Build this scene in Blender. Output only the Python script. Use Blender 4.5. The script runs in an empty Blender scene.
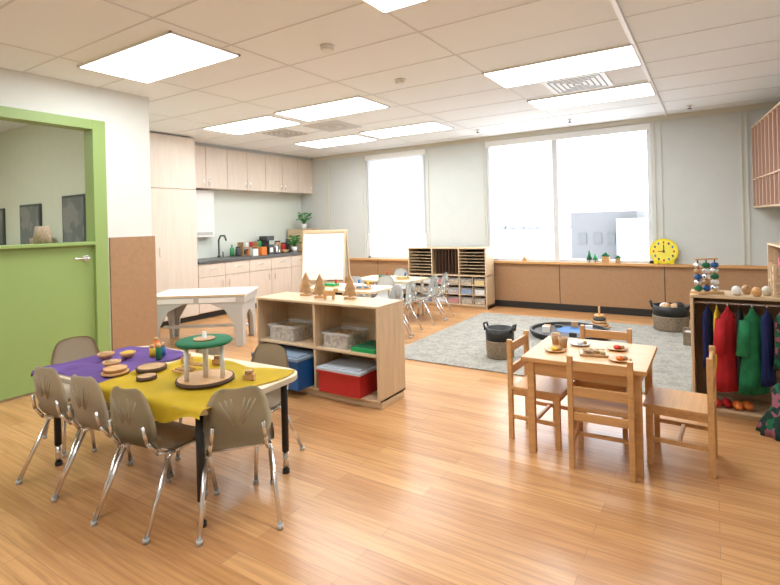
import bpy, bmesh, math, random
from mathutils import Vector, Matrix
random.seed(4)
SC=bpy.context.scene
# ------------------------------------------------ materials
MATS={}
def mat(name,col,rough=.6,metal=0,emit=0,var=0,vscale=8,stretch=(1,1,1),bump=0,bscale=60,spec=.5,coat=0,ecol=None,alpha=1,trans=0):
    if name in MATS: return MATS[name]
    m=bpy.data.materials.new(name);m.use_nodes=True;nt=m.node_tree
    b=nt.nodes["Principled BSDF"]
    def S(k,v):
        if k in b.inputs: b.inputs[k].default_value=v
    c=(col[0],col[1],col[2],1)
    S("Base Color",c);S("Roughness",rough);S("Metallic",metal);S("Specular IOR Level",spec);S("Coat Weight",coat);S("Transmission Weight",trans);S("Alpha",alpha)
    if emit: S("Emission Color",(*(ecol or col),1));S("Emission Strength",emit)
    if var or bump:
        tc=nt.nodes.new("ShaderNodeTexCoord");mp=nt.nodes.new("ShaderNodeMapping");mp.inputs["Scale"].default_value=stretch
        nt.links.new(tc.outputs["Object"],mp.inputs[0])
    if var:
        n=nt.nodes.new("ShaderNodeTexNoise");n.inputs["Scale"].default_value=vscale;n.inputs["Detail"].default_value=4
        nt.links.new(mp.outputs[0],n.inputs["Vector"])
        r=nt.nodes.new("ShaderNodeValToRGB");r.color_ramp.elements[0].position=.3;r.color_ramp.elements[1].position=.7
        r.color_ramp.elements[0].color=(*[max(0,x*(1-var)) for x in col],1);r.color_ramp.elements[1].color=(*[min(1,x*(1+var*.6)) for x in col],1)
        nt.links.new(n.outputs[0],r.inputs[0]);nt.links.new(r.outputs[0],b.inputs["Base Color"])
    if bump:
        n2=nt.nodes.new("ShaderNodeTexNoise");n2.inputs["Scale"].default_value=bscale
        nt.links.new(mp.outputs[0],n2.inputs["Vector"])
        bp=nt.nodes.new("ShaderNodeBump");bp.inputs["Strength"].default_value=bump;bp.inputs["Distance"].default_value=.01
        nt.links.new(n2.outputs[0],bp.inputs["Height"]);nt.links.new(bp.outputs[0],b.inputs["Normal"])
    MATS[name]=m;return m
def wood(name,col,st=(1,14,14),var=.14,rough=.42): return mat(name,col,rough,var=var,vscale=3,stretch=st)
birch=wood("birch_ply",(.66,.49,.31));birch_v=wood("birch_vertical",(.66,.49,.31),(14,14,1))
cabw=wood("cabinet_maple",(.69,.585,.49),(10,10,1),.06,.4)
oak=wood("honey_wood",(.64,.35,.14));oakd=wood("toy_wood",(.50,.29,.13),(6,6,6),.3)
wallm=mat("wall_paint_cream",(.75,.765,.715),.7,var=.02)
hallm=mat("hall_paint",(.72,.76,.60),.7,var=.02)
panelm=mat("wall_panel_grey",(.58,.60,.575),.7,var=.02)
cream=mat("trim_cream",(.62,.59,.50),.6)
tan=mat("wainscot_tan",(.39,.225,.115),.6,var=.08,vscale=30)
black=mat("base_black",(.015,.015,.015),.5)
green=mat("door_green",(.29,.41,.13),.45)
white=mat("white_laminate",(.80,.79,.76),.4)
greyl=mat("grey_laminate",(.50,.50,.48),.4)
chrome=mat("chrome",(.75,.75,.75),.25,metal=1)
shell=mat("chair_taupe_plastic",(.50,.42,.30),.45)
shellb=mat("chair_grey_plastic",(.60,.60,.57),.45)
ttop=mat("table_maple_laminate",(.72,.60,.40),.35,var=.05)
tedge=mat("table_edge",(.60,.54,.40),.5)
purple=mat("purple_gauze",(.26,.14,.48),.8,var=.2)
yellow=mat("yellow_cloth",(.85,.62,.03),.75,var=.08,vscale=5)
toygreen=mat("felt_green",(.02,.16,.07),.9,bump=.4,bscale=200)
counter=mat("countertop_grey",(.10,.10,.10),.35)
splash=mat("backsplash",(.68,.71,.64),.4)
darks=mat("dark_screen",(.06,.065,.065),.3)
blue=mat("bin_blue",(.01,.09,.30),.4);red=mat("bin_red",(.48,.02,.02),.4);gtray=mat("tray_green",(.01,.33,.09),.4)
navy=mat("navy",(.01,.02,.12),.8)
lid=mat("lid_grey",(.25,.33,.45),.4)
clear=mat("clear_plastic",(.75,.76,.76),.25,alpha=.3)
wick=mat("wicker",(.42,.33,.22),.8,bump=.8,bscale=80,var=.25,vscale=60)
rope=mat("basket_rope",(.30,.23,.155),.9,bump=.9,bscale=90,var=.3,vscale=50)
yclk=mat("clock_yellow",(.85,.68,.01),.4)
tile=mat("ceiling_tile",(.86,.89,.91),.9,var=.015,vscale=200)
tbar=mat("ceiling_tbar",(.70,.71,.72),.6);tbarw=mat("ceiling_track_white",(.92,.92,.92),.4)
lamp=mat("light_diffuser",(1,1,1),.5,emit=10.5,ecol=(.91,.965,1))
vent=mat("vent_metal",(.60,.60,.59),.5)
slot=mat("vent_slot",(.16,.16,.16),.6)
skyblue=mat("toy_blue",(.03,.16,.42),.4);toyred=mat("toy_red",(.6,.03,.02),.5);toyyel=mat("toy_yellow",(.8,.5,.03),.5);toyor=mat("toy_orange",(.75,.2,.03),.5)
pink=mat("pink",(.6,.15,.22),.7);glassg=mat("green_glass",(.03,.35,.1),.1,alpha=.8)
leafm=mat("leaf_green",(.04,.25,.04),.6,var=.4)
def shade_mat():
    m=bpy.data.materials.new("roller_shade_fabric");m.use_nodes=True;nt=m.node_tree;nt.nodes.clear();N=nt.nodes.new;L=nt.links.new
    o=N("ShaderNodeOutputMaterial");a=N("ShaderNodeAddShader");d=N("ShaderNodeBsdfDiffuse");t=N("ShaderNodeBsdfTranslucent")
    d.inputs[0].default_value=(.35,.35,.34,1);t.inputs[0].default_value=(.17,.18,.185,1)
    L(d.outputs[0],a.inputs[0]);L(t.outputs[0],a.inputs[1]);L(a.outputs[0],o.inputs[0]);return m
shadem=shade_mat()
def floor_mat():
    m=bpy.data.materials.new("floor_planks");m.use_nodes=True;nt=m.node_tree;b=nt.nodes["Principled BSDF"];N=nt.nodes.new;L=nt.links.new
    tc=N("ShaderNodeTexCoord");br=N("ShaderNodeTexBrick");br.inputs["Scale"].default_value=1
    br.inputs["Brick Width"].default_value=1.25;br.inputs["Row Height"].default_value=.095;br.inputs["Mortar Size"].default_value=.0012;br.inputs["Mortar Smooth"].default_value=.3
    br.inputs["Color1"].default_value=(.53,.265,.105,1);br.inputs["Color2"].default_value=(.67,.375,.165,1);br.inputs["Mortar"].default_value=(.34,.18,.08,1)
    br.offset=.37
    L(tc.outputs["Object"],br.inputs["Vector"])
    mp=N("ShaderNodeMapping");mp.inputs["Scale"].default_value=(1.2,26,1);L(tc.outputs["Object"],mp.inputs[0])
    n=N("ShaderNodeTexNoise");n.inputs["Scale"].default_value=2;n.inputs["Detail"].default_value=6;n.inputs["Distortion"].default_value=.6;L(mp.outputs[0],n.inputs["Vector"])
    r=N("ShaderNodeValToRGB");r.color_ramp.elements[0].position=.32;r.color_ramp.elements[0].color=(.74,.66,.58,1);r.color_ramp.elements[1].position=.62;r.color_ramp.elements[1].color=(1.05,1.05,1.05,1)
    L(n.outputs[0],r.inputs[0])
    mx=N("ShaderNodeMix");mx.data_type='RGBA';mx.blend_type='MULTIPLY';mx.inputs[0].default_value=.85
    L(br.outputs[0],mx.inputs[6]);L(r.outputs[0],mx.inputs[7]);L(mx.outputs[2],b.inputs["Base Color"])
    b.inputs["Roughness"].default_value=.28;b.inputs["Specular IOR Level"].default_value=.55
    return m
def rug_mat():
    m=bpy.data.materials.new("rug_pile");m.use_nodes=True;nt=m.node_tree;b=nt.nodes["Principled BSDF"];N=nt.nodes.new;L=nt.links.new
    tc=N("ShaderNodeTexCoord");v=N("ShaderNodeTexVoronoi");v.inputs["Scale"].default_value=34;L(tc.outputs["Object"],v.inputs["Vector"])
    n=N("ShaderNodeTexNoise");n.inputs["Scale"].default_value=9;n.inputs["Detail"].default_value=5;L(tc.outputs["Object"],n.inputs["Vector"])
    r=N("ShaderNodeValToRGB");r.color_ramp.elements[0].color=(.20,.185,.16,1);r.color_ramp.elements[1].color=(.36,.34,.295,1)
    mx=N("ShaderNodeMath");mx.operation='MULTIPLY_ADD';mx.inputs[1].default_value=.6;L(v.outputs["Distance"],mx.inputs[0]);L(n.outputs[0],mx.inputs[2]);
    L(mx.outputs[0],r.inputs[0]);r.color_ramp.elements[0].position=.4;r.color_ramp.elements[1].position=.95
    L(r.outputs[0],b.inputs["Base Color"]);b.inputs["Roughness"].default_value=.95
    bp=N("ShaderNodeBump");bp.inputs["Strength"].default_value=.6;bp.inputs["Distance"].default_value=.01;L(v.outputs["Distance"],bp.inputs["Height"]);L(bp.outputs[0],b.inputs["Normal"])
    return m
floorm=floor_mat();rugm=rug_mat()
def pattern_mat(name,c1,c2,c3,scale):
    m=bpy.data.materials.new(name);m.use_nodes=True;nt=m.node_tree;b=nt.nodes["Principled BSDF"];N=nt.nodes.new;L=nt.links.new
    tc=N("ShaderNodeTexCoord");v=N("ShaderNodeTexVoronoi");v.inputs["Scale"].default_value=scale;L(tc.outputs["Object"],v.inputs["Vector"])
    r=N("ShaderNodeValToRGB");r.color_ramp.interpolation='CONSTANT';e=r.color_ramp.elements;e[0].color=(*c1,1);e[1].position=.45;e[1].color=(*c2,1);k=e.new(.72);k.color=(*c3,1)
    s=N("ShaderNodeSeparateColor");L(v.outputs["Color"],s.inputs[0]);L(s.outputs[0],r.inputs[0]);L(r.outputs[0],b.inputs["Base Color"]);b.inputs["Roughness"].default_value=.85
    return m
floral=pattern_mat("floral_fabric",(.005,.04,.03),(.01,.13,.06),(.30,.10,.14),30)
mixed=pattern_mat("mixed_toys",(.55,.5,.4),(.5,.1,.05),(.1,.25,.4),40)
mixed2=pattern_mat("mixed_wood_bits",(.5,.33,.16),(.25,.15,.08),(.6,.5,.25),45)
art=pattern_mat("photo_print",(.18,.20,.18),(.21,.23,.21),(.26,.27,.24),9)
# ------------------------------------------------ builder
class B:
    def __init__(s,name,loc=(0,0,0),rz=0,bevel=0):
        s.n=name;s.loc=loc;s.rz=math.radians(rz);s.bm=bmesh.new();s.m=[];s.bv=bevel
    def mi(s,m):
        if m not in s.m: s.m.append(m)
        return s.m.index(m)
    def _fin(s,before,m,smooth=False):
        i=s.mi(m)
        for f in s.bm.faces:
            if f not in before: f.material_index=i;f.smooth=smooth
    def box(s,x0,x1,y0,y1,z0,z1,m,rot=None):
        bf=set(s.bm.faces);M=Matrix.Translation(((x0+x1)/2,(y0+y1)/2,(z0+z1)/2))
        if rot: M=M@rot
        bmesh.ops.create_cube(s.bm,size=1,matrix=M@Matrix.Diagonal((abs(x1-x0),abs(y1-y0),abs(z1-z0),1)));s._fin(bf,m);return s
    def cyl(s,p0,p1,r,m,r2=None,seg=16,smooth=True):
        p0=Vector(p0);p1=Vector(p1);d=p1-p0;bf=set(s.bm.faces)
        M=Matrix.Translation((p0+p1)/2)@d.to_track_quat('Z','Y').to_matrix().to_4x4()
        bmesh.ops.create_cone(s.bm,cap_ends=True,segments=seg,radius1=r,radius2=r if r2 is None else r2,depth=d.length,matrix=M)
        s._fin(bf,m,smooth)
        for f in s.bm.faces:
            if f not in bf and len(f.verts)>4: f.smooth=False
        return s
    def sph(s,c,r,m,sc=(1,1,1),seg=14):
        bf=set(s.bm.faces);bmesh.ops.create_uvsphere(s.bm,u_segments=seg,v_segments=max(6,seg//2+2),radius=r,matrix=Matrix.Translation(c)@Matrix.Diagonal((*sc,1)));s._fin(bf,m,True);return s
    def lathe(s,c,prof,m,seg=24,sx=1,sy=1,fold=0,nf=7,smooth=True):
        bf=set(s.bm.faces);rings=[]
        zt=[p[1] for p in prof];z0=min(zt);z1=max(zt)
        for (r,z) in prof:
            ring=[]
            for i in range(seg):
                a=2*math.pi*i/seg;k=1+fold*math.sin(nf*a+z*9)*((z1-z)/(z1-z0+1e-6))
                ring.append(s.bm.verts.new((c[0]+r*k*sx*math.cos(a),c[1]+r*k*sy*math.sin(a),c[2]+z)))
            rings.append(ring)
        for a,b in zip(rings,rings[1:]):
            for i in range(seg):
                j=(i+1)%seg;s.bm.faces.new((a[i],a[j],b[j],b[i]))
        s.bm.faces.new(list(reversed(rings[0])));s.bm.faces.new(rings[-1]);s._fin(bf,m,smooth);return s
    def prism(s,pts,axis,a0,a1,m,off=(0,0,0)):
        bf=set(s.bm.faces)
        def P(p,a):
            v={'x':(a,p[0],p[1]),'y':(p[0],a,p[1]),'z':(p[0],p[1],a)}[axis];return (v[0]+off[0],v[1]+off[1],v[2]+off[2])
        A=[s.bm.verts.new(P(p,a0)) for p in pts];C=[s.bm.verts.new(P(p,a1)) for p in pts];n=len(pts)
        fs=[s.bm.faces.new(A),s.bm.faces.new(list(reversed(C)))]
        for i in range(n):
            j=(i+1)%n;fs.append(s.bm.faces.new((A[j],A[i],C[i],C[j])))
        bmesh.ops.recalc_face_normals(s.bm,faces=fs);s._fin(bf,m);return s
    def tube(s,path,r,m,seg=10):
        for a,b in zip(path,path[1:]): s.cyl(a,b,r,m,seg=seg)
        for p in path[1:-1]: s.sph(p,r,m,seg=seg)
        return s
    def surf(s,rows,m,th=.01):
        bf=set(s.bm.faces);V=[[s.bm.verts.new(p) for p in r] for r in rows];fs=[]
        for a,b in zip(V,V[1:]):
            for i in range(len(a)-1): fs.append(s.bm.faces.new((a[i],a[i+1],b[i+1],b[i])))
        if th: bmesh.ops.solidify(s.bm,geom=fs,thickness=th)
        s._fin(bf,m,True);return s
    def done(s):
        me=bpy.data.meshes.new(s.n);bmesh.ops.recalc_face_normals(s.bm,faces=s.bm.faces);s.bm.to_mesh(me);s.bm.free()
        for m in s.m: me.materials.append(m)
        o=bpy.data.objects.new(s.n,me);SC.collection.objects.link(o);o.location=s.loc;o.rotation_euler=(0,0,s.rz)
        if s.bv:
            md=o.modifiers.new("bevel","BEVEL");md.width=s.bv;md.segments=2;md.limit_method='ANGLE';md.angle_limit=math.radians(50)
        return o
def dup(o,loc,rz):
    q=o.copy();SC.collection.objects.link(q);q.location=loc;q.rotation_euler=(0,0,math.radians(rz));return q
def rrect(x0,x1,y0,y1,r,n=6):
    p=[]
    for cx,cy,a in ((x1-r,y1-r,0),(x0+r,y1-r,90),(x0+r,y0+r,180),(x1-r,y0+r,270)):
        for i in range(n+1):
            t=math.radians(a+90*i/n);p.append((cx+r*math.cos(t),cy+r*math.sin(t)))
    return p
# ------------------------------------------------ room
YB=7.69;ZC=2.72;XD=-4.84;XK=-7.08
B("floor").box(-8.6,2,-2.6,7.95,-.12,0,floorm).done()
B("ceiling").box(-8.6,2,-2.6,7.95,ZC,ZC+.1,tile).done()
wb=B("wall_back")
wb.box(-7.3,1.2,YB,YB+.2,0,.71,panelm).box(-7.3,1.2,YB,YB+.2,2.64,ZC,panelm)
for a,b in ((-7.3,-5.45),(-4.17,-3.06),(-.68,1.2)): wb.box(a,b,YB,YB+.2,.71,2.64,panelm)
wb.done()
t=B("trim_1")
for x in (-6.35,-5.49,-4.12,-3.1,-.64,-.56,.33,.39): t.box(x-.010,x+.010,YB-.012,YB,.73,2.66,cream)
t.box(-6.7,.8,YB-.015,YB,2.655,ZC,cream).done()
w=B("trim_2")
w.box(-6.4,.79,YB-.03,YB,.1,.69,tan).box(-6.4,.79,YB-.075,YB,.69,.725,oak)
for x in (-5.2,-3.3,-1.93,-.55): w.box(x-.004,x+.004,YB-.033,YB-.028,.1,.69,black)
w.done()
B("baseboard_back").box(-6.4,.8,YB-.035,YB,0,.1,black).done()
def window(name,x0,x1,mulls):
    b=B(name)
    fr=mat("window_frame_grey",(.66,.67,.67),.4)
    for a,c in ((x0,x0+.05),(x1-.05,x1)): b.box(a,c,YB+.03,YB+.13,.71,2.64,fr)
    b.box(x0,x1,YB+.03,YB+.13,.71,.76,fr).box(x0,x1,YB+.03,YB+.13,2.59,2.64,fr)
    for m_ in mulls: b.box(m_-.04,m_+.04,YB+.01,YB+.13,.71,2.64,fr)
    b.box(x0,x1,YB-.0,YB+.03,2.55,2.64,white)
    b.done()
window("window_1",-5.45,-4.17,[]);window("window_2",-3.06,-.68,[-1.97])
s=B("roller_shade");s.surf([[(-5.43,YB+.02,2.56),(-4.19,YB+.02,2.56)],[(-5.43,YB+.02,1.18),(-4.19,YB+.02,1.18)]],shadem,0);s.box(-5.43,-4.19,YB+.012,YB+.026,1.16,1.18,white).done()
B("wall_left").box(XD-.12,XD,-2.5,1.14,0,ZC,wallm).done()
B("wall_left").box(XD-.12,XD,2.56,3.02,0,ZC,wallm).done()
B("wall_left").box(XD-.12,XD,1.14,2.56,2.401,ZC,wallm).done()
B("trim_3").box(XD,XD+.02,2.58,3.04,.1,1.3,tan).box(XD-.1,XD,3.02,3.04,.1,1.3,tan).box(XD,XD+.02,-2.5,1.1,.1,1.3,tan).done()
B("baseboard_left").box(XD,XD+.022,2.58,3.02,0,.1,black).box(XD,XD+.022,-2.5,1.1,0,.1,black).done()
B("wall_partition").box(-8.5,XD-.12,2.88,3.0,0,ZC,hallm).done()
B("wall_hall").box(-8.6,-8.5,-2.5,3.0,0,ZC,hallm).done()
B("wall_kitchen").box(XK-.12,XK,3.0,YB,0,ZC,splash).done()
B("wall_front").box(-8.5,1.8,-2.6,-2.5,0,ZC,wallm).done()
RA=5.0
rw=B("wall_right",(.785,YB,0),RA);rw.box(0,.12,-10.4,.0,0,ZC,panelm);rw.done()
d=B("door_1",bevel=.004)
d.box(XD-.13,XD+.03,2.44,2.558,0,2.40,green).box(XD-.13,XD+.03,1.142,1.26,0,2.40,green).box(XD-.128,XD+.028,1.25,2.45,2.31,2.399,green)
d.box(XD-.06,XD-.01,1.26,2.44,.02,1.24,green).box(XD-.14,XD+.05,1.26,2.44,1.24,1.27,green)
d.cyl((XD-.01,2.37,1.12),(XD+.05,2.37,1.12),.012,chrome).cyl((XD+.05,2.37,1.12),(XD+.05,2.25,1.12),.011,chrome).cyl((XD-.01,2.37,1.12),(XD+.005,2.37,1.12),.03,chrome)
for z in (.3,1.9): d.box(XD+.03,XD+.036,1.25,1.27,z,z+.12,chrome)
d.done()
for i,(a,c,z0,z1) in enumerate(((-7.46,-6.9,1.2,1.72),(-6.35,-5.82,1.2,1.78),(-8.3,-7.95,1.2,1.7))):
    f=B("picture_frame",bevel=.003);f.box(a,c,2.855,2.88,z0,z1,darks).box(a+.03,c-.03,2.85,2.857,z0+.03,z1-.03,art).done()
B("wicker_basket",(XD-.05,2.04,1.271)).lathe((0,0,0),[(.07,0),(.065,.09),(.055,.15),(.045,.15),(.05,.02)],wick).done()
b=B("shelf_ledge",bevel=.003);b.box(-8.3,-5.6,2.6,2.88,1.1,1.14,greyl)
for x in (-8.1,-7,-5.8): b.box(x-.015,x+.015,2.7,2.88,.95,1.1,greyl)
b.done()
B("wicker_basket",(-6.6,2.74,1.141)).lathe((0,0,0),[(.09,0),(.11,.09),(.12,.16),(.10,.16),(.08,.02)],wick).done()
# ------------------------------------------------ ceiling fittings
g=B("trim_4")
xs=[-.47+1.25*k for k in range(-6,3)]
for x in xs:
    if x>-8.4 and x<1.5: g.box(x-.008,x+.008,-2.5,YB,ZC-.003,ZC,tbar)
yy=-2.37
while yy<YB:
    g.box(-8.4,1.5,yy-.006,yy+.006,ZC-.003,ZC,tbar);yy+=.6105
g.box(-.50,-.47,-2.5,YB,ZC-.012,ZC,tbarw);g.done()
def panel(x0,y0,w=1.22,l=.58):
    b=B("ceiling_light_panel");b.box(x0,x0+w,y0,y0+l,ZC-.012,ZC-.004,lamp)
    for a in (x0-.015,x0+w): b.box(a,a+.015,y0-.015,y0+l+.015,ZC-.016,ZC,white)
    for a in (y0-.015,y0+l): b.box(x0-.015,x0+w+.015,a,a+.015,ZC-.016,ZC,white)
    b.done()
for (x,y) in ((-4.31,2.1),(-1.72,2.1),(-1.72,4.34),(-1.72,5.66),(-5.74,4.36),(-4.33,4.30),(-4.33,6.0),(-5.72,6.1),(-4.31,-.6),(-1.72,-.6),(-7.2,.6),(-7.2,-1.4)): panel(x,y)  # the hall pair at the end is unseen, added to brighten the hall
def avent(x,y,s=.58,r=False):
    b=B("ceiling_vent")
    if r:
        b.box(x-.29,x+.29,y-.29,y+.29,ZC-.006,ZC,vent)
        for k,rr in enumerate((.26,.20,.13,.07)): b.cyl((x,y,ZC-.008-.004*k),(x,y,ZC),rr,vent if k%2==0 else greyl,seg=32)
    else:
        b.box(x-s/2,x+s/2,y-s/2,y+s/2,ZC-.008,ZC,white)
        for k in range(5):
            a=s/2-.05-.05*k
            if a>0:
                for q in (-1,1): b.box(x-a,x+a,y+q*a-.005,y+q*a+.005,ZC-.011,ZC-.007,slot).box(x+q*a-.005,x+q*a+.005,y-a,y+a,ZC-.011,ZC-.007,slot)
    b.done()
avent(-1.1,5.28,.58);avent(-5.2,5.35,.55);avent(-4.35,5.4,.5,True)
for x,y in ((-2.42,2.96),(-2.45,4.07)): B("smoke_detector").cyl((x,y,ZC-.02),(x,y,ZC),.055,white).cyl((x,y,ZC-.04),(x,y,ZC-.02),.04,white,r2=.05).done()
for x,y in ((-2.9,7.0),(-1.6,7.1),(-.2,7.2)): B("sprinkler_head").cyl((x,y,ZC-.01),(x,y,ZC),.035,white).cyl((x,y,ZC-.04),(x,y,ZC-.01),.012,chrome).cyl((x,y,ZC-.045),(x,y,ZC-.04),.025,slot).done()
# ------------------------------------------------ outside
snow=mat("snow",(.85,.87,.9),.9)
B("snow_ground").box(-90,60,8.2,200,-1.4,-1.2,snow).done()
bl=B("office_building");bm_=mat("building_grey",(.13,.132,.138),.7);bl.box(-6.85,-3.4,30,36,-1.2,1.7,bm_).box(-4.3,-2.4,29,34,-1.2,1.3,mat("building_white",(.22,.225,.23),.7))
bw=mat("building_window",(.10,.104,.11),.4)
for x in (-6.4,-5.6,-4.9): bl.box(x,x+.4,29.95,30,-.1,.5,bw)
bl.done()
tl=B("distant_treeline")
for i in range(90):
    x=-110+1.7*i+random.uniform(-.6,.6);h=random.uniform(.3,1.6);tl.lathe((x,130,-1.2),[(1.2,0),(1.5,h*.5),(.9,h+.4),(.1,h+.8)],mat("treeline_haze",(.24,.25,.265),.9),seg=8)
tl.done()
# ------------------------------------------------ kitchen
k=B("tall_cabinet",bevel=.003);XF=-6.42;XG=XK+.004
k.box(XG,XF-.02,3.7,4.715,.08,2.7,cabw).box(XG,XF-.05,3.7,4.715,0,.08,black)
for a,c in ((3.71,4.0),(4.005,4.715)): k.box(XF-.02,XF,a,c,.09,1.93,cabw).box(XF-.02,XF,a,c,1.94,2.69,cabw)
k.cyl((XF+.02,4.1,.98),(XF+.02,4.1,1.12),.006,chrome);k.done()
u=B("upper_cabinets",bevel=.003);XU=-6.75
u.box(XG,XU-.02,4.72,YB-.003,2.0,2.66,cabw).box(XG,XU-.03,4.72,YB-.003,2.66,ZC-.002,greyl)
for i in range(7):
    y=4.73+.4225*i;u.box(XU-.02,XU,y,y+.416,2.0,2.66,cabw)
    hy=y+.37 if i%2==0 else y+.05;u.cyl((XU+.02,hy,2.04),(XU+.02,hy,2.14),.006,chrome)
u.done()
k=B("base_cabinets",bevel=.003)
k.box(XG,XF-.02,4.72,YB-.04,.09,.83,cabw).box(XG,XF-.06,4.72,YB-.04,0,.09,black).box(XG,XF+.02,4.72,YB-.003,.83,.87,counter)
n=6;wd=(YB-4.76)/n
for i in range(n):
    y=4.725+wd*i;k.box(XF-.02,XF,y,y+wd-.008,.1,.62,cabw).box(XF-.02,XF,y,y+wd-.008,.628,.82,cabw)
    k.cyl((XF+.02,y+wd/2-.06,.74),(XF+.02,y+wd/2+.06,.74),.005,chrome)
    hy=y+wd-.07 if i%2==0 else y+.06;k.cyl((XF+.02,hy,.45),(XF+.02,hy,.57),.005,chrome)
k.done()
B("sink_faucet").cyl((-6.95,5.52,.871),(-6.95,5.52,.9),.03,darks).tube([(-6.95,5.52,.88),(-6.95,5.52,1.16),(-6.9,5.52,1.23),(-6.8,5.52,1.23),(-6.76,5.52,1.15)],.014,darks).cyl((-6.95,5.6,.87),(-6.95,5.6,.96),.01,darks).done()
B("towel_dispenser",bevel=.01).box(XG,XK+.16,4.98,5.42,1.22,1.98,white).box(XK+.16,XK+.165,5.02,5.38,1.25,1.3,greyl).done()
B("soap_bottle",(-6.9,5.75,.871)).lathe((0,0,0),[(.035,0),(.035,.13),(.012,.16),(.012,.2)],glassg).done()
B("spice_rack",bevel=.002).box(-7.0,-6.85,5.95,6.3,.871,.885,oakd).box(-7.0,-6.85,5.95,5.965,.885,1.1,oakd).box(-7.0,-6.85,6.285,6.3,.885,1.1,oakd).box(-7.0,-6.85,5.965,6.285,1.0,1.012,oakd).cyl((-6.92,6.03,.885),(-6.92,6.03,.97),.03,darks).cyl((-6.92,6.12,.885),(-6.92,6.12,.98),.03,toyor).cyl((-6.92,6.21,.885),(-6.92,6.21,.96),.03,black).cyl((-6.92,6.08,1.012),(-6.92,6.08,1.09),.03,white).cyl((-6.92,6.19,1.012),(-6.92,6.19,1.10),.03,red).done()
B("coffee_maker",(-6.85,6.5,.871),90,.004).box(-.09,.09,-.1,.1,0,.03,black).box(-.09,.09,.03,.1,.03,.3,black).box(-.09,.09,-.1,.1,.24,.32,darks).lathe((0,-.03,.03),[(.05,0),(.06,.06),(.04,.13)],clear).done()
for y,r_,h_,m_ in ((6.8,.06,.2,oakd),(6.95,.05,.16,toyred),(7.08,.05,.22,darks),(5.86,.045,.14,darks),(6.35,.04,.24,glassg)):
    B("storage_jar",(-6.88,y,.871)).lathe((0,0,0),[(r_*.9,0),(r_,.02),(r_,h_*.85),(r_*.8,h_)],m_).cyl((0,0,h_),(0,0,h_+.02),r_*.85,black).done()
B("wooden_bowl",(-6.6,6.7,.871)).lathe((0,0,0),[(.04,0),(.08,.06),(.075,.06),(.03,.015)],oakd).done()
B("paint_carton",(-6.6,6.15,.871),10,.003).box(-.05,.05,-.07,.07,0,.14,toyor).done()
B("paint_carton",(-6.58,5.95,.871),-8,.003).box(-.05,.05,-.05,.05,0,.12,white).done()
B("paint_carton",(-6.62,6.34,.871),4,.003).box(-.05,.05,-.06,.06,0,.17,darks).box(.05,.052,-.04,.04,.04,.12,white).done()
B("kettle",(-6.62,6.52,.871)).lathe((0,0,0),[(.06,0),(.065,.03),(.05,.14),(.03,.16),(.01,.175)],chrome).tube([(.04,-.02,.14),(.07,-.03,.16),(.08,-.03,.08),(.055,-.02,.04)],.007,black).done()
b=B("book_stand",bevel=.003);b.box(-7.0,-6.55,7.2,7.22,.871,1.3,birch).box(-7.0,-6.55,7.6,7.62,.871,1.3,birch)
for z in (.871,1.05,1.28): b.box(-7.0,-6.55,7.22,7.6,z,z+.015,birch)
for i in range(9):
    b.box(-6.8,-6.53,7.23+i*.04,7.262+i*.04,.887,.98+.05*random.random(),[gtray,toyyel,red,blue,white][i%5]);b.box(-6.8,-6.53,7.23+i*.04,7.262+i*.04,1.066,1.15+.08*random.random(),[toygreen,gtray,darks,toyor][i%4])
b.done()
def plant(x,y,z0,n_,sp):
    p=B("potted_plant",(x,y,z0));p.lathe((0,0,0),[(.04,0),(.06,.1),(.05,.1)],white)
    for i in range(n_):
        a=i*2.4;l=random.uniform(.5,1)*sp;z=.1+random.uniform(.06,.22);x1=l*math.cos(a);y1=l*math.sin(a)
        p.cyl((0,0,.09),(x1*.7,y1*.7,z),.003,leafm,seg=5).sph((x1,y1,z),.03,leafm,(1,1,.35),8)
    p.done()
plant(-6.62,6.98,.871,34,.13);plant(-6.75,7.40,1.296,30,.14)
# ------------------------------------------------ stacking chair
def stack_chair(name,sh,W_=1.0):
    c=B(name)
    prof=[(.175,.315,.150),(.165,.335,.165),(.10,.338,.172),(.0,.330,.172),(-.09,.333,.165),(-.14,.350,.145),(-.165,.39,.133),(-.178,.425,.142),(-.186,.46,.152),(-.196,.52,.146),(-.205,.58,.130),(-.211,.615,.112),(-.213,.635,.09),(-.213,.645,.06)]
    rows=[]
    for (y,z,w_) in prof:
        row=[]
        for i in range(11):
            tt=-1+2*i/10;dip=.012*(tt*tt)
            if z>.4: row.append((w_*tt,y+.022*tt*tt,z))
            else: row.append((w_*tt,y,z+dip))
        rows.append(row)
    c.surf(rows,sh,.009)
    rib=mat(sh.name+"_rib",tuple(x*.8 for x in sh.node_tree.nodes["Principled BSDF"].inputs[0].default_value[:3]),.5)
    for s_ in (-1,1):
        for kx in (.03,.055,.078): c.cyl((s_*kx,-.2155+kx*.05,.605-kx*.2),(s_*kx*.3,-.202,.50-kx*.3),.0035,rib,seg=6)
        c.tube([(s_*.170,.175,.012),(s_*.15,.13,.30),(s_*.14,.10,.318),(s_*.14,-.06,.318),(s_*.148,-.10,.305),(s_*.172,-.25,.012)],.0105,chrome)
        c.tube([(s_*.14,-.06,.316),(s_*.13,-.14,.335),(s_*.118,-.188,.40),(s_*.108,-.203,.48)],.009,chrome)
        for y in (.175,-.25): c.cyl((s_*(.17 if y>0 else .172),y,0),(s_*(.17 if y>0 else .172),y,.02),.014,greyl)
    c.cyl((-.14,.08,.312),(.14,.08,.312),.008,chrome).cyl((-.14,-.05,.312),(.14,-.05,.312),.008,chrome)
    return c.done()
ch=stack_chair("stacking_chair",shell);ch.location=(-3.07,1.46,0);ch.rotation_euler=(0,0,math.radians(6))
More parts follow.
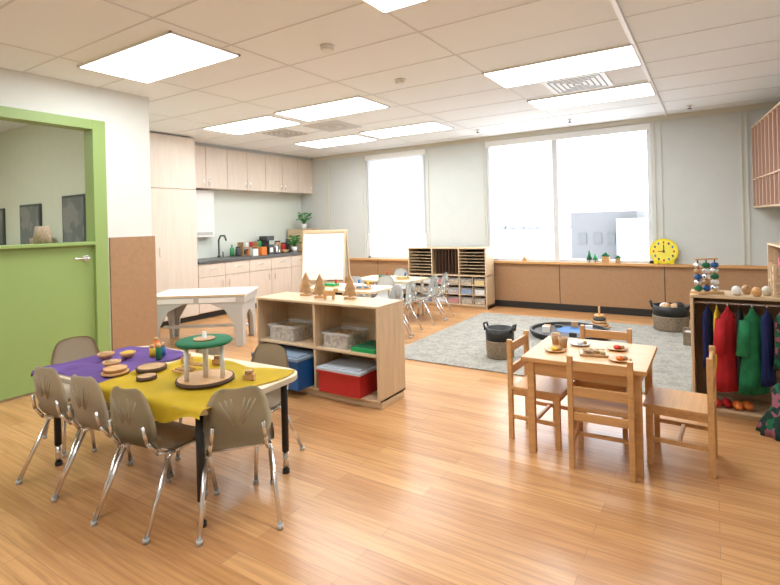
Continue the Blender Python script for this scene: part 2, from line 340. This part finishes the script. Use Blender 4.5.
for x,y,r in ((-2.70,1.475,6),(-2.315,1.475,8),(-1.975,1.655,50),(-2.86,1.99,178),(-2.27,2.0,188),(-3.49,1.68,-100)): dup(ch,(x,y,0),r)
# ------------------------------------------------ left table
TZ=.56;TX=-2.64;TY=1.715
tb=B("activity_table",(TX,TY,0),2)
hx,hy=.74,.35
tb.prism(rrect(-hx,hx,-hy,hy,.13),'z',TZ-.028,TZ-.002,tedge).prism(rrect(-hx+.003,hx-.003,-hy+.003,hy-.003,.127),'z',TZ-.002,TZ,ttop)
for sx in (-1,1):
    for sy in (-1,1):
        x=sx*(hx-.11);y=sy*(hy-.07);tb.cyl((x,y,.12),(x,y,TZ-.028),.019,black).cyl((x,y,.02),(x,y,.12),.015,chrome).cyl((x,y,0),(x,y,.02),.02,black)
        tb.box(x-.05,x+.05,y-.05,y+.05,TZ-.034,TZ-.028,black)
tb.done()
def drape(name,u0,u1,v0,v1,m,amp,seed,ang=0,lift=0):
    rnd=random.Random(seed);nx,ny=44,34;rows=[]
    ph=[rnd.uniform(0,6) for _ in range(6)];uc=(u0+u1)/2;vc=(v0+v1)/2;ca=math.cos(ang);sa=math.sin(ang)
    for i in range(nx+1):
        row=[]
        for j in range(ny+1):
            fu=i/nx;fv=j/ny
            a=(u1-u0)*(fu-.5)+.02*math.sin(fv*7+ph[0])+.012*math.sin(fv*13+ph[3]);b_=(v1-v0)*(fv-.5)+.02*math.sin(fu*8+ph[1])+.012*math.sin(fu*15+ph[2])
            u=uc+a*ca-b_*sa;v=vc+a*sa+b_*ca
            eu=max(0,abs(u)-hx);ev=max(0,abs(v)-hy);e=max(eu,ev)
            wv=amp*(1+math.sin(u*23+v*9+ph[4]))*(1+math.sin(v*27-u*12+ph[5]))/2
            cx=max(-hx,min(hx,u));cy=max(-hy,min(hy,v))
            if e>0:
                ox=math.copysign(1,u)*(.006+e*.08+wv*.5) if eu>0 else 0;oy=math.copysign(1,v)*(.006+e*.08+wv*.5) if ev>0 else 0
                row.append((cx+ox,cy+oy,TZ+.004+lift-e*.95))
            else: row.append((cx,cy,TZ+.004+lift+wv))
        rows.append(row)
    b=B(name,(TX,TY,0),2);b.surf(rows,m,.0015);b.done()
drape("purple_cloth",-.82,-.16,-.34,.30,purple,.005,3,.08)
drape("yellow_cloth",-.12,.71,-.42,.27,yellow,.004,8,.05,.001)
s=B("toy_carousel_stand",(-2.25,1.68,TZ+.012))
s.lathe((0,0,0),[(.145,0),(.148,.008),(.145,.018)],mat("bark",(.10,.06,.035),.9),seg=32).cyl((0,0,.018),(0,0,.0195),.137,oak,seg=32)
for a in (20,140,260):
    x=.10*math.cos(math.radians(a));y=.10*math.sin(math.radians(a));s.cyl((x,y,.018),(x,y,.195),.012,white)
s.lathe((0,0,.195),[(.05,0),(.135,0),(.143,.010),(.135,.02),(.05,.02)],toygreen,seg=32)
s.cyl((0,0,.018),(0,0,.255),.011,white).cyl((0,0,.215),(0,0,.222),.055,oakd).done()
bark=MATS["bark"]
def logslice(x,y,r,h=.02): B("log_slice",(x,y,TZ+.012)).lathe((0,0,0),[(r,0),(r*1.02,h*.5),(r,h)],bark,seg=20).cyl((0,0,h),(0,0,h+.001),r*.9,oakd).done()
logslice(-2.70,1.66,.08);logslice(-2.55,1.54,.05)
for x,y,r in ((-3.18,1.66,.05),(-3.08,1.74,.045),(-2.95,1.57,.05)):
    B("wooden_bowl",(x,y,TZ+.015)).lathe((0,0,0),[(r*.5,0),(r*.9,.02),(r,.035),(r*.9,.035),(r*.5,.012)],oak).sph((0,0,.03),r*.7,toyyel if r<.05 else oakd,(1,1,.45)).done()
for i,(x,y) in enumerate(((-2.98,1.84),(-2.93,1.88),(-2.88,1.82),(-3.03,1.9))):
    B("stacking_peg",(x,y,TZ+.012)).cyl((0,0,0),(0,0,.05+.01*i),.018,[toyyel,skyblue,toygreen,toyor][i]).sph((0,0,.06+.01*i),.015,oak).done()
B("wooden_plate_stack",(-2.82,1.52,TZ+.012)).cyl((0,0,0),(0,0,.012),.07,oak,seg=24).cyl((0,0,.012),(0,0,.02),.055,oakd).cyl((0,0,.02),(0,0,.032),.06,oak).done()
s=B("toy_sticks",(-2.50,1.74,TZ+.012))
for i in range(7):
    a=random.uniform(-.4,.4);s.cyl((-.05,-.05+.02*i,.008+.002*i),(.07*math.cos(a),-.05+.02*i+.06*math.sin(a),.008+.002*i),.006,[oak,oakd][i%2],seg=8)
s.done()
for x,y in ((-2.05,1.80),(-2.45,1.92),(-2.66,1.86)): B("wooden_block",(x,y,TZ+.012),30,.003).box(-.03,.03,-.02,.02,0,.03,oak).box(-.02,.02,-.015,.015,.03,.05,oakd).done()
# ------------------------------------------------ low shelf in centre
s=B("low_storage_shelf",bevel=.004);X0,X1,Y0,Y1,H=-3.33,-2.065,3.02,3.39,.74;T=.02
s.box(X0,X0+T,Y0,Y1,.05,H,birch_v).box(X1-T,X1,Y0,Y1,.05,H,birch_v).box(X0,X1,Y0,Y1,H,H+T,birch).box(X0,X1,Y0+.01,Y1,.05,.07,birch).box(X0,X1,Y0+.03,Y1-.02,.0,.05,birch)
s.box(X0+T,X1-T,Y1-.012,Y1,.07,H,birch).box(X0+T,X1-T,Y0+.01,Y1-.012,.38,.40,birch).box(-2.70,-2.68,Y0+.01,Y1-.012,.07,H,birch_v);s.done()
def bin_(name,x0,x1,y0,y1,z,h,body,fill,lidm=None,hf=.8):
    b=B(name,bevel=.004);t_=.005;e=.012
    for q in ((x0,x0+t_,y0,y1),(x1-t_,x1,y0,y1),(x0+t_,x1-t_,y0,y0+t_),(x0+t_,x1-t_,y1-t_,y1)): b.box(*q,z,z+h,body)
    b.box(x0+t_,x1-t_,y0+t_,y1-t_,z,z+t_,body)
    if fill: b.box(x0+t_+.002,x1-t_-.002,y0+t_+.002,y1-t_-.002,z+t_,z+h*hf,fill)
    b.box(x0-e,x1+e,y0-e,y0,z+h-.015,z+h,body).box(x0-e,x1+e,y1,y1+e,z+h-.015,z+h,body)
    if lidm: b.box(x0-e,x1+e,y0-e,y1+e,z+h,z+h+.02,lidm).box(x0+.02,x1-.02,y0+.02,y1-.02,z+h+.02,z+h+.028,lidm)
    b.done()
bin_("blue_storage_bin",-3.25,-2.75,2.90,3.33,.071,.23,blue,blue,lid)
bin_("red_storage_bin",-2.62,-2.22,2.99,3.33,.071,.17,red,red,mat("lid_clear",(.5,.55,.62),.3))
bin_("clear_storage_bin",-2.62,-2.38,3.06,3.31,.401,.12,clear,mixed2)
bin_("toy_basket",-3.22,-2.94,3.06,3.31,.401,.13,clear,mixed2)
B("green_tray",bevel=.004).box(-2.34,-2.12,3.05,3.33,.401,.43,gtray).box(-2.32,-2.14,3.07,3.31,.43,.434,toygreen).done()
def tree(x,y,h,rz):
    b=B("wooden_tree_figure",(x,y,.761),rz,.003)
    w_=h*.33;b.prism([(-w_,h*.12),(-w_*.55,h*.36),(-w_*.75,h*.38),(-w_*.38,h*.62),(-w_*.52,h*.64),(-w_*.2,h*.86),(0,h),(w_*.2,h*.86),(w_*.52,h*.64),(w_*.38,h*.62),(w_*.75,h*.38),(w_*.55,h*.36),(w_,h*.12),(.012,h*.12),(.012,0),(-.012,0),(-.012,h*.12)],'y',-.012,.012,oakd)
    b.box(-w_*.7,w_*.7,-.03,.03,0,.014,oak);b.done()
tree(-2.98,3.27,.20,10);tree(-2.78,3.22,.20,30);tree(-2.50,3.27,.20,20)
B("wooden_animal_figure",(-2.64,3.17,.761),20,.003).box(-.05,.05,-.012,.012,.03,.07,oak).box(-.045,-.025,-.012,.012,0,.03,oak).box(.025,.045,-.012,.012,0,.03,oak).box(.04,.075,-.012,.012,.06,.09,oak).done()
# ------------------------------------------------ sensory table (rotated)
s=B("sensory_play_table",(-5.17,3.89,0),35,.006)
s.box(-.55,.55,-.33,.33,.50,.575,greyl).box(-.56,.56,-.34,.34,.575,.60,white).box(-.45,-.03,-.338,-.33,.51,.565,white).box(.03,.45,-.338,-.33,.51,.565,white).box(-.56,.56,-.345,-.34,.58,.6,birch)
for sx in (-1,1):
    arc=[(-.30,0),(-.30,.50),(.30,.50),(.30,0),(.22,0)]
    for i in range(0,13):
        a=math.pi*i/12;arc.append((.20*math.cos(a),.12+.25*math.sin(a)))
    arc.append((-.22,0))
    s.prism(arc,'x',sx*.5-.02,sx*.5+.02,greyl)
    for yy_ in (-.31,.31):
        s.prism([(sx*.52,0),(sx*.44,0),(sx*.42,.25),(sx*.32,.42),(sx*.15,.50),(sx*.52,.50)][::sx],'y',yy_-.015,yy_+.015,greyl)
s.box(-.5,.5,-.03,.03,.17,.20,white);s.done()
# ------------------------------------------------ easel
e=B("art_easel",(-4.92,5.85,0),22,.004)
for x in (-.32,.32):
    e.cyl((x,-.26,0),(x,-.03,1.28),.018,birch_v,seg=8).cyl((x,.26,0),(x,.03,1.28),.018,birch_v,seg=8).cyl((x,-.2,.3),(x,.2,.3),.012,birch,seg=8)
R=Matrix.Rotation(-math.atan2(.23,1.26),4,'X')
e.box(-.32,.32,-.115,-.10,.55,1.24,white,R)
e.box(-.33,.33,-.06,-.03,1.24,1.28,birch).box(-.33,.33,-.155,-.12,.50,.53,birch)
e.box(-.34,.34,-.24,-.14,.44,.46,birch).box(-.34,.34,-.25,-.235,.44,.50,birch)
e.box(-.34,.34,-.03,.03,1.26,1.29,birch)
e.box(-.30,.30,.10,.115,.55,1.2,white,Matrix.Rotation(math.atan2(.23,1.26),4,'X')).done()
# ------------------------------------------------ back activity table
def rect_table(name,cx,cy,w_,d_,h_,rz,top,leg):
    b=B(name,(cx,cy,0),rz,.003);b.prism(rrect(-w_/2,w_/2,-d_/2,d_/2,.06),'z',h_-.03,h_,top)
    for sx in (-1,1):
        for sy in (-1,1): b.cyl((sx*(w_/2-.08),sy*(d_/2-.08),0),(sx*(w_/2-.08),sy*(d_/2-.08),h_-.03),.017,leg)
    b.done()
rect_table("craft_table",-3.95,5.15,1.1,.6,.56,0,ttop,chrome)
rect_table("craft_table",-4.0,6.2,1.0,.6,.56,0,ttop,chrome)
cb=stack_chair("grey_stacking_chair",shellb);cb.location=(-3.36,5.38,0);cb.rotation_euler=(0,0,math.radians(100))
for x,y,r in ((-3.30,4.98,85),(-3.38,6.05,92),(-3.41,6.42,100),(-3.8,5.6,180),(-4.2,5.78,5),(-4.2,6.65,180)): dup(cb,(x,y,0),r)
for i,(x,y,m_) in enumerate(((-4.2,5.1,gtray),(-3.9,5.2,white),(-3.65,5.05,mixed),(-4.1,6.2,toygreen),(-3.75,6.15,mixed2))):
    B("craft_tray",(x,y,.561),12*i,.004).box(-.1,.1,-.07,.07,0,.012,oak).box(-.085,.085,-.055,.055,.012,.04,m_).cyl((.05,.03,.04),(.05,.03,.09),.015,[toyred,skyblue,toyyel][i%3]).done()
# ------------------------------------------------ sorting shelf at back wall
s=B("cubby_organizer",bevel=.002);X0,X1,Y0,Y1,H=-4.32,-2.93,7.27,7.61,.93
dk=mat("organizer_dark",(.13,.07,.04),.8)
s.box(X0,X0+.02,Y0,Y1,0,H,birch_v).box(X1-.02,X1,Y0,Y1,0,H,birch_v).box(X0,X1,Y0,Y1,H,H+.02,birch).box(X0,X1,Y0,Y1,.04,.06,birch).box(X0,X1,Y1-.01,Y1,.06,H,dk).box(X0,X1,Y0+.03,Y1,0,.04,birch)
s.box(X0,X1,Y0,Y1,.50,.52,birch);xm=-3.87
s.box(xm-.01,xm+.01,Y0,Y1,.06,H,birch_v).box(-3.4,-3.38,Y0,Y1,.06,H,birch_v)
for i in range(1,8): s.box(X0+.02,xm-.01,Y0+.005,Y1-.01,.52+.05*i,.526+.05*i,birch)
for i in range(1,8): s.box(xm+.01+.058*i,xm+.016+.058*i,Y0+.005,Y1-.01,.52,H,dk)
for i in range(1,8): s.box(-3.38,X1-.02,Y0+.005,Y1-.01,.52+.05*i,.526+.05*i,birch)
for z in (.205,.355): s.box(X0,X1,Y0+.005,Y1,z,z+.01,birch)
for i in range(1,6): s.box(X0+i*.23,X0+i*.23+.008,Y0+.005,Y1,.06,.5,birch_v)
s.done()
cbn=B("cubby_bins")
for r_ in range(3):
    for c_ in range(6):
        x=X0+.03+c_*.23;z=.067+.15*r_
        wdt=.17 if c_==5 else .19
        cbn.box(x,x+wdt,Y0+.01,Y1-.03,z,z+.1,clear).box(x+.01,x+wdt-.01,Y0+.02,Y1-.04,z+.005,z+.07,[mixed,mixed2,red,skyblue,toyyel,mixed2,white][(r_*5+c_*3)%7])
cbn.done()
# ------------------------------------------------ rug and things on it
B("area_rug",bevel=.006).box(-2.88,-.16,4.30,7.0,0,.012,rugm).box(-.16,.30,4.42,7.0,0,.012,rugm).done()
def basket(name,x,y,r,h,top,z=.012,f=black):
    b=B(name,(x,y,z))
    prof=[(r*.9,0)]
    for i in range(1,9): prof+= [(r*(.95+.008*i)+.006,h*.6*(i-.5)/8),(r*(.95+.008*i)-.001,h*.6*i/8)]
    b.lathe((0,0,0),prof,rope,seg=28).lathe((0,0,0),[(r*1.015,h*.6),(r*1.03,h),(r*.93,h),(r*.9,h*.7)],f,seg=28)
    for s_ in (-1,1): b.tube([(s_*r*1.0,-.05,h*.9),(s_*r*1.12,-.04,h*1.12),(s_*r*1.12,.04,h*1.12),(s_*r*1.0,.05,h*.9)],.01,f,seg=8)
    if top:
        for i in range(7): b.sph((random.uniform(-.5,.5)*r,random.uniform(-.5,.5)*r,h*.93),r*.35,top[i%len(top)],(1,1,.8))
    b.done()
basket("rope_basket",-1.80,4.78,.135,.29,None)
basket("rope_basket",-.44,6.85,.19,.29,[black,oakd,white])
s=B("train_track_tray",(-1.42,6.02,.012),10,.004)
s.lathe((0,0,0),[(.42,0),(.44,.03),(.45,.07),(.42,.07),(.41,.03)],black,seg=32).cyl((0,0,.03),(0,0,.04),.40,darks,seg=32).cyl((.05,.1,.04),(.05,.1,.043),.2,skyblue,seg=24)
for i in range(9):
    a=i*.7;s.box(.27*math.cos(a)-.04,.27*math.cos(a)+.04,.27*math.sin(a)-.025,.27*math.sin(a)+.025,.04,.07+.02*(i%3),[oak,white,oakd,darks][i%4])
s.done()
s=B("ring_stacker",(-1.2,6.62,.012));s.cyl((0,0,0),(0,0,.02),.13,oakd,seg=24).cyl((0,0,.02),(0,0,.26),.012,oak)
for i,m_ in enumerate((oak,oakd,darks,oak)): s.lathe((0,0,.02+.035*i),[(.04,0),(.10-.014*i,0),(.105-.014*i,.015),(.10-.014*i,.032),(.04,.032)],m_)
s.done()
# ------------------------------------------------ right small table with wooden chairs
s=B("wooden_play_table",bevel=.004);x0,x1,y0,y1=-.965,-.30,2.89,3.50
s.box(x0,x1,y0,y1,.54,.565,oak)
for x in (x0+.03,x1-.07):
    for y in (y0+.02,y1-.06): s.box(x,x+.04,y,y+.04,0,.54,oak)
s.box(x0+.07,x1-.07,y0+.03,y0+.05,.46,.54,oak).box(x0+.07,x1-.07,y1-.05,y1-.03,.46,.54,oak).box(x0+.04,x0+.06,y0+.06,y1-.06,.46,.54,oak).box(x1-.06,x1-.04,y0+.06,y1-.06,.46,.54,oak);s.done()
def wchair():
    c=B("wooden_child_chair",bevel=.003);w_=.15
    for sx in (-1,1):
        x=sx*w_;c.box(x-.014,x+.014,-.165,-.135,0,.62,oak).box(x-.014,x+.014,.125,.155,0,.315,oak)
        c.box(x-.008,x+.008,-.135,.125,.13,.155,oak).box(x-.008,x+.008,-.135,.125,.28,.315,oak)
    c.box(-w_-.018,w_+.018,-.135,.17,.315,.335,oak)
    for z in (.40,.54): c.box(-w_+.014,w_-.014,-.158,-.142,z,z+.055,oak)
    c.box(-w_+.014,w_-.014,.132,.148,.27,.315,oak).box(-w_+.014,w_-.014,-.158,-.142,.27,.315,oak).box(-w_+.014,w_-.014,-.01,.01,.13,.15,oak)
    return c.done()
wc=wchair();wc.location=(-.53,2.99,0);wc.rotation_euler=(0,0,math.radians(3))
dup(wc,(-.93,3.19,0),-92);dup(wc,(-.17,3.25,0),88);dup(wc,(-.63,3.53,0),180)
for x,y,m_ in ((-.82,3.1,toyyel),(-.72,3.32,white),(-.5,3.3,toyred),(-.45,3.05,toyor)):
    B("toy_food_plate",(x,y,.566)).lathe((0,0,0),[(.04,0),(.06,.008),(.062,.012),(.04,.005)],oak if m_!=white else white).sph((0,0,.015),.022,m_,(1,1,.6)).sph((.025,.015,.012),.014,oakd).done()
for x,y in ((-.86,3.28),(-.8,3.22)): B("wooden_cup",(x,y,.566)).lathe((0,0,0),[(.022,0),(.03,.06),(.026,.06),(.02,.01)],oakd).done()
B("wooden_tray",(-.6,3.12,.566),15,.003).box(-.08,.08,-.055,.055,0,.012,oakd).box(-.06,.06,-.035,.035,.012,.028,mixed2).done()
# ------------------------------------------------ dress-up cubby
s=B("dress_up_cubby",bevel=.004);x0,x1,y0,y1,H=-.14,.86,4.05,4.36,.80
s.box(x0,x0+.02,y0,y1,0,H,birch_v).box(x1-.02,x1,y0,y1,0,H,birch_v).box(x0,x1,y0,y1,H,H+.02,birch).box(x0+.02,x1-.02,y0,y1,.03,.05,birch).box(x0+.02,x1-.02,y0+.02,y1,0,.03,birch).box(x0,x1,y1-.012,y1,.05,H,mat("cubby_back",(.34,.23,.14),.8))
s.cyl((x0+.02,4.16,.755),(x1-.02,4.16,.755),.01,chrome).done()
def garment(name,x,y,zt,h,wt,wb_,m_,sl=True,rz=0,th=.35):
    b=B(name,(x,y,zt-h),rz);b.lathe((0,0,0),[(wb_,0),(wb_*.93,h*.15),(wt*1.0,h*.5),(wt*1.02,h*.82),(wt*.8,h*.9),(wt*.25,h*.96),(wt*.2,h)],m_,seg=48,sy=th,fold=.14,nf=9)
    if sl:
        for s_ in (-1,1): b.cyl((s_*wt*.8,0,h*.86),(s_*wt*1.25,-.01,h*.45),.03,m_,r2=.038)
    b.tube([(0,0,h),(0,0,h+.02)],.004,chrome);b.done()
cr=mat("costume_red",(.50,.012,.02),.85,var=.25);cg=mat("costume_green",(.015,.20,.075),.85,var=.35,vscale=14);cy_=mat("costume_yellow",(.75,.55,.05),.8);ck=mat("costume_black",(.02,.02,.025),.7)
garment("costume_cape",-.04,4.10,.745,.42,.055,.06,navy,False,65)
garment("costume_tunic",.015,4.09,.745,.50,.05,.05,cy_,False,75)
garment("costume_dress",.075,4.07,.745,.56,.07,.10,cr,rz=45)
garment("costume_vest",.145,4.12,.745,.52,.06,.07,ck,False,75)
garment("costume_robe",.21,4.07,.745,.56,.07,.10,cg,rz=40)
garment("costume_tunic",.29,4.09,.745,.50,.06,.07,navy,False,rz=60)
garment("costume_apron",.37,4.10,.745,.38,.07,.09,floral,False,rz=60)
garment("costume_dress",.52,4.12,.745,.40,.08,.10,cr,rz=60)
garment("costume_robe",.68,4.12,.745,.45,.08,.10,cg,rz=60)
garment("floral_skirt",.36,3.89,.34,.34,.07,.14,floral,False,0,.8)
for x in (.0,.12): B("felt_slippers",(x,4.1,.051),10).sph((0,0,.03),.03,[cr,toyor][x>0],(1,1.8,.9)).sph((.06,.01,.03),.03,[cr,toyor][x>0],(1,1.8,.9)).done()
s=B("bead_sorter",(-.04,4.14,.821),35,.002);s.box(-.09,.09,-.05,.05,0,.015,oak)
for i,x in enumerate((-.06,0,.06)):
    s.cyl((x,0,.015),(x,0,.24),.005,darks)
    for j in range(5): s.lathe((x,0,.02+.04*j),[(.016,0),(.025,.008),(.025,.026),(.016,.034)],[toygreen,chrome,blue,oakd,chrome,white][(i*2+j)%6],seg=14)
s.box(-.08,.08,-.01,.01,.235,.245,oak).done()
for i,(x,y) in enumerate(((.13,4.12),(.19,4.2),(.24,4.1),(.30,4.18))): B("wooden_egg",(x,y,.821)).sph((0,0,.03),.03,[white,oakd,oak,cream][i],(1,1,1.1)).cyl((0,0,0),(0,0,.008),.02,oakd).done()
b=B("wooden_crate",(.50,4.22,.821),0,.003)
b.box(-.16,.16,-.1,.1,0,.015,birch)
for z in (.03,.09,.15): b.box(-.16,.16,-.1,-.088,z,z+.035,birch).box(-.16,.16,.088,.1,z,z+.035,birch).box(-.16,-.148,-.088,.088,z,z+.035,birch).box(.148,.16,-.088,.088,z,z+.035,birch)
for sx in (-1,1):
    for sy in (-1,1): b.box(sx*.16-.01,sx*.16+.01,sy*.1-.01,sy*.1+.01,0,.21,birch)
b.done()
b=B("book_display_rack",(.62,5.3,0),RA,.003);b.box(-.16,.16,-.45,-.43,0,1.1,birch_v).box(-.16,.16,.43,.45,0,1.1,birch_v)
for z in (.05,.4,.75,1.08): b.box(-.16,.16,-.43,.43,z,z+.02,birch)
b.box(.15,.16,-.43,.43,.07,1.08,birch_v)
for z in (.07,.42,.77):
    for i in range(8): b.box(-.1,.12,-.4+.1*i,-.34+.1*i,z,z+.2,[mixed,toyred,skyblue,toyyel,gtray,white,oakd,pink][i])
b.done()
bin_("toy_basket",-.28,-.10,6.05,6.3,.013,.14,rope,white)
b=B("hanging_cubby_unit",(.435,YB-.02,0),RA,.003)
b.box(0,.33,-2.9,0,1.44,1.46,birch).box(0,.33,-2.9,0,2.42,2.44,birch).box(.31,.33,-2.9,0,1.46,2.42,pink).box(0,.33,-2.9,0,1.78,1.795,birch)
for i in range(15): b.box(0,.32,-.02-.205*i,-.205*i,1.44,2.44,mat("cubby_pink_wood",(.55,.36,.27),.5))
b.done()
# clock and sill ornaments
c=B("toy_clock",(-.55,YB-.05,.726));c.cyl((0,-.02,.17),(0,.015,.17),.17,yclk,seg=40).cyl((0,-.022,.17),(0,-.02,.17),.15,mat("clock_face",(.9,.78,.1),.5),seg=40)
for i in range(12):
    a=i*math.pi/6;c.box(.12*math.sin(a)-.01,.12*math.sin(a)+.01,-.026,-.022,.17+.12*math.cos(a)-.014,.17+.12*math.cos(a)+.014,[toyred,darks,skyblue][i%3])
c.box(-.006,.006,-.03,-.026,.17,.26,darks).box(-.07,0,-.03,-.026,.165,.175,toyred).cyl((0,-.035,.17),(0,-.02,.17),.015,darks).box(-.12,-.07,-.03,.02,0,.05,yclk).box(.07,.12,-.03,.02,0,.05,yclk).done()
for x,h_,m_ in ((-1.5,.14,toygreen),(-1.42,.1,gtray)):
    B("toy_tree",(x,YB-.045,.726)).cyl((0,0,0),(0,0,.05),.008,oakd).lathe((0,0,.04),[(.04,0),(.02,h_*.5),(.002,h_)],m_,seg=12).done()
b=B("toy_house",(-1.28,YB-.04,.726),0,.002);b.box(-.05,.05,-.02,.02,0,.09,oak).prism([(-.065,.09),(0,.15),(.065,.09)],'y',-.025,.025,toygreen);b.done()
B("toy_house",(-1.12,YB-.04,.726),0,.002).box(-.03,.03,-.02,.02,0,.07,oakd).prism([(-.045,.07),(0,.11),(.045,.07)],'y',-.025,.025,toygreen).done()
B("wooden_block",(-2.45,YB-.04,.726)).box(-.03,.03,-.02,.02,0,.05,oak).sph((0,0,.06),.02,toyyel).done()
# ------------------------------------------------ light
W=bpy.data.worlds.new("world");SC.world=W;W.use_nodes=True
bg=W.node_tree.nodes["Background"];bg.inputs[0].default_value=(.93,.965,1,1);bg.inputs[1].default_value=4.0
SC.view_settings.view_transform='Standard';SC.view_settings.look='None';SC.view_settings.exposure=.55
# ------------------------------------------------ camera
f=502.;yaw=.57;roll=.026
fw=Vector((-math.sin(yaw),math.cos(yaw),0));rt=Vector((math.cos(yaw),math.sin(yaw),0));up=Vector((0,0,1))
r_=rt*math.cos(roll)-up*math.sin(roll);u_=rt*math.sin(roll)+up*math.cos(roll)
M=Matrix(((r_.x,u_.x,-fw.x,0),(r_.y,u_.y,-fw.y,0),(r_.z,u_.z,-fw.z,1.37),(0,0,0,1)))
cam=bpy.data.cameras.new("camera");co=bpy.data.objects.new("camera",cam);SC.collection.objects.link(co);co.matrix_world=M
cam.sensor_width=36;cam.lens=f/780*36;cam.shift_y=(223-292.5)/780;cam.clip_end=400;SC.camera=co
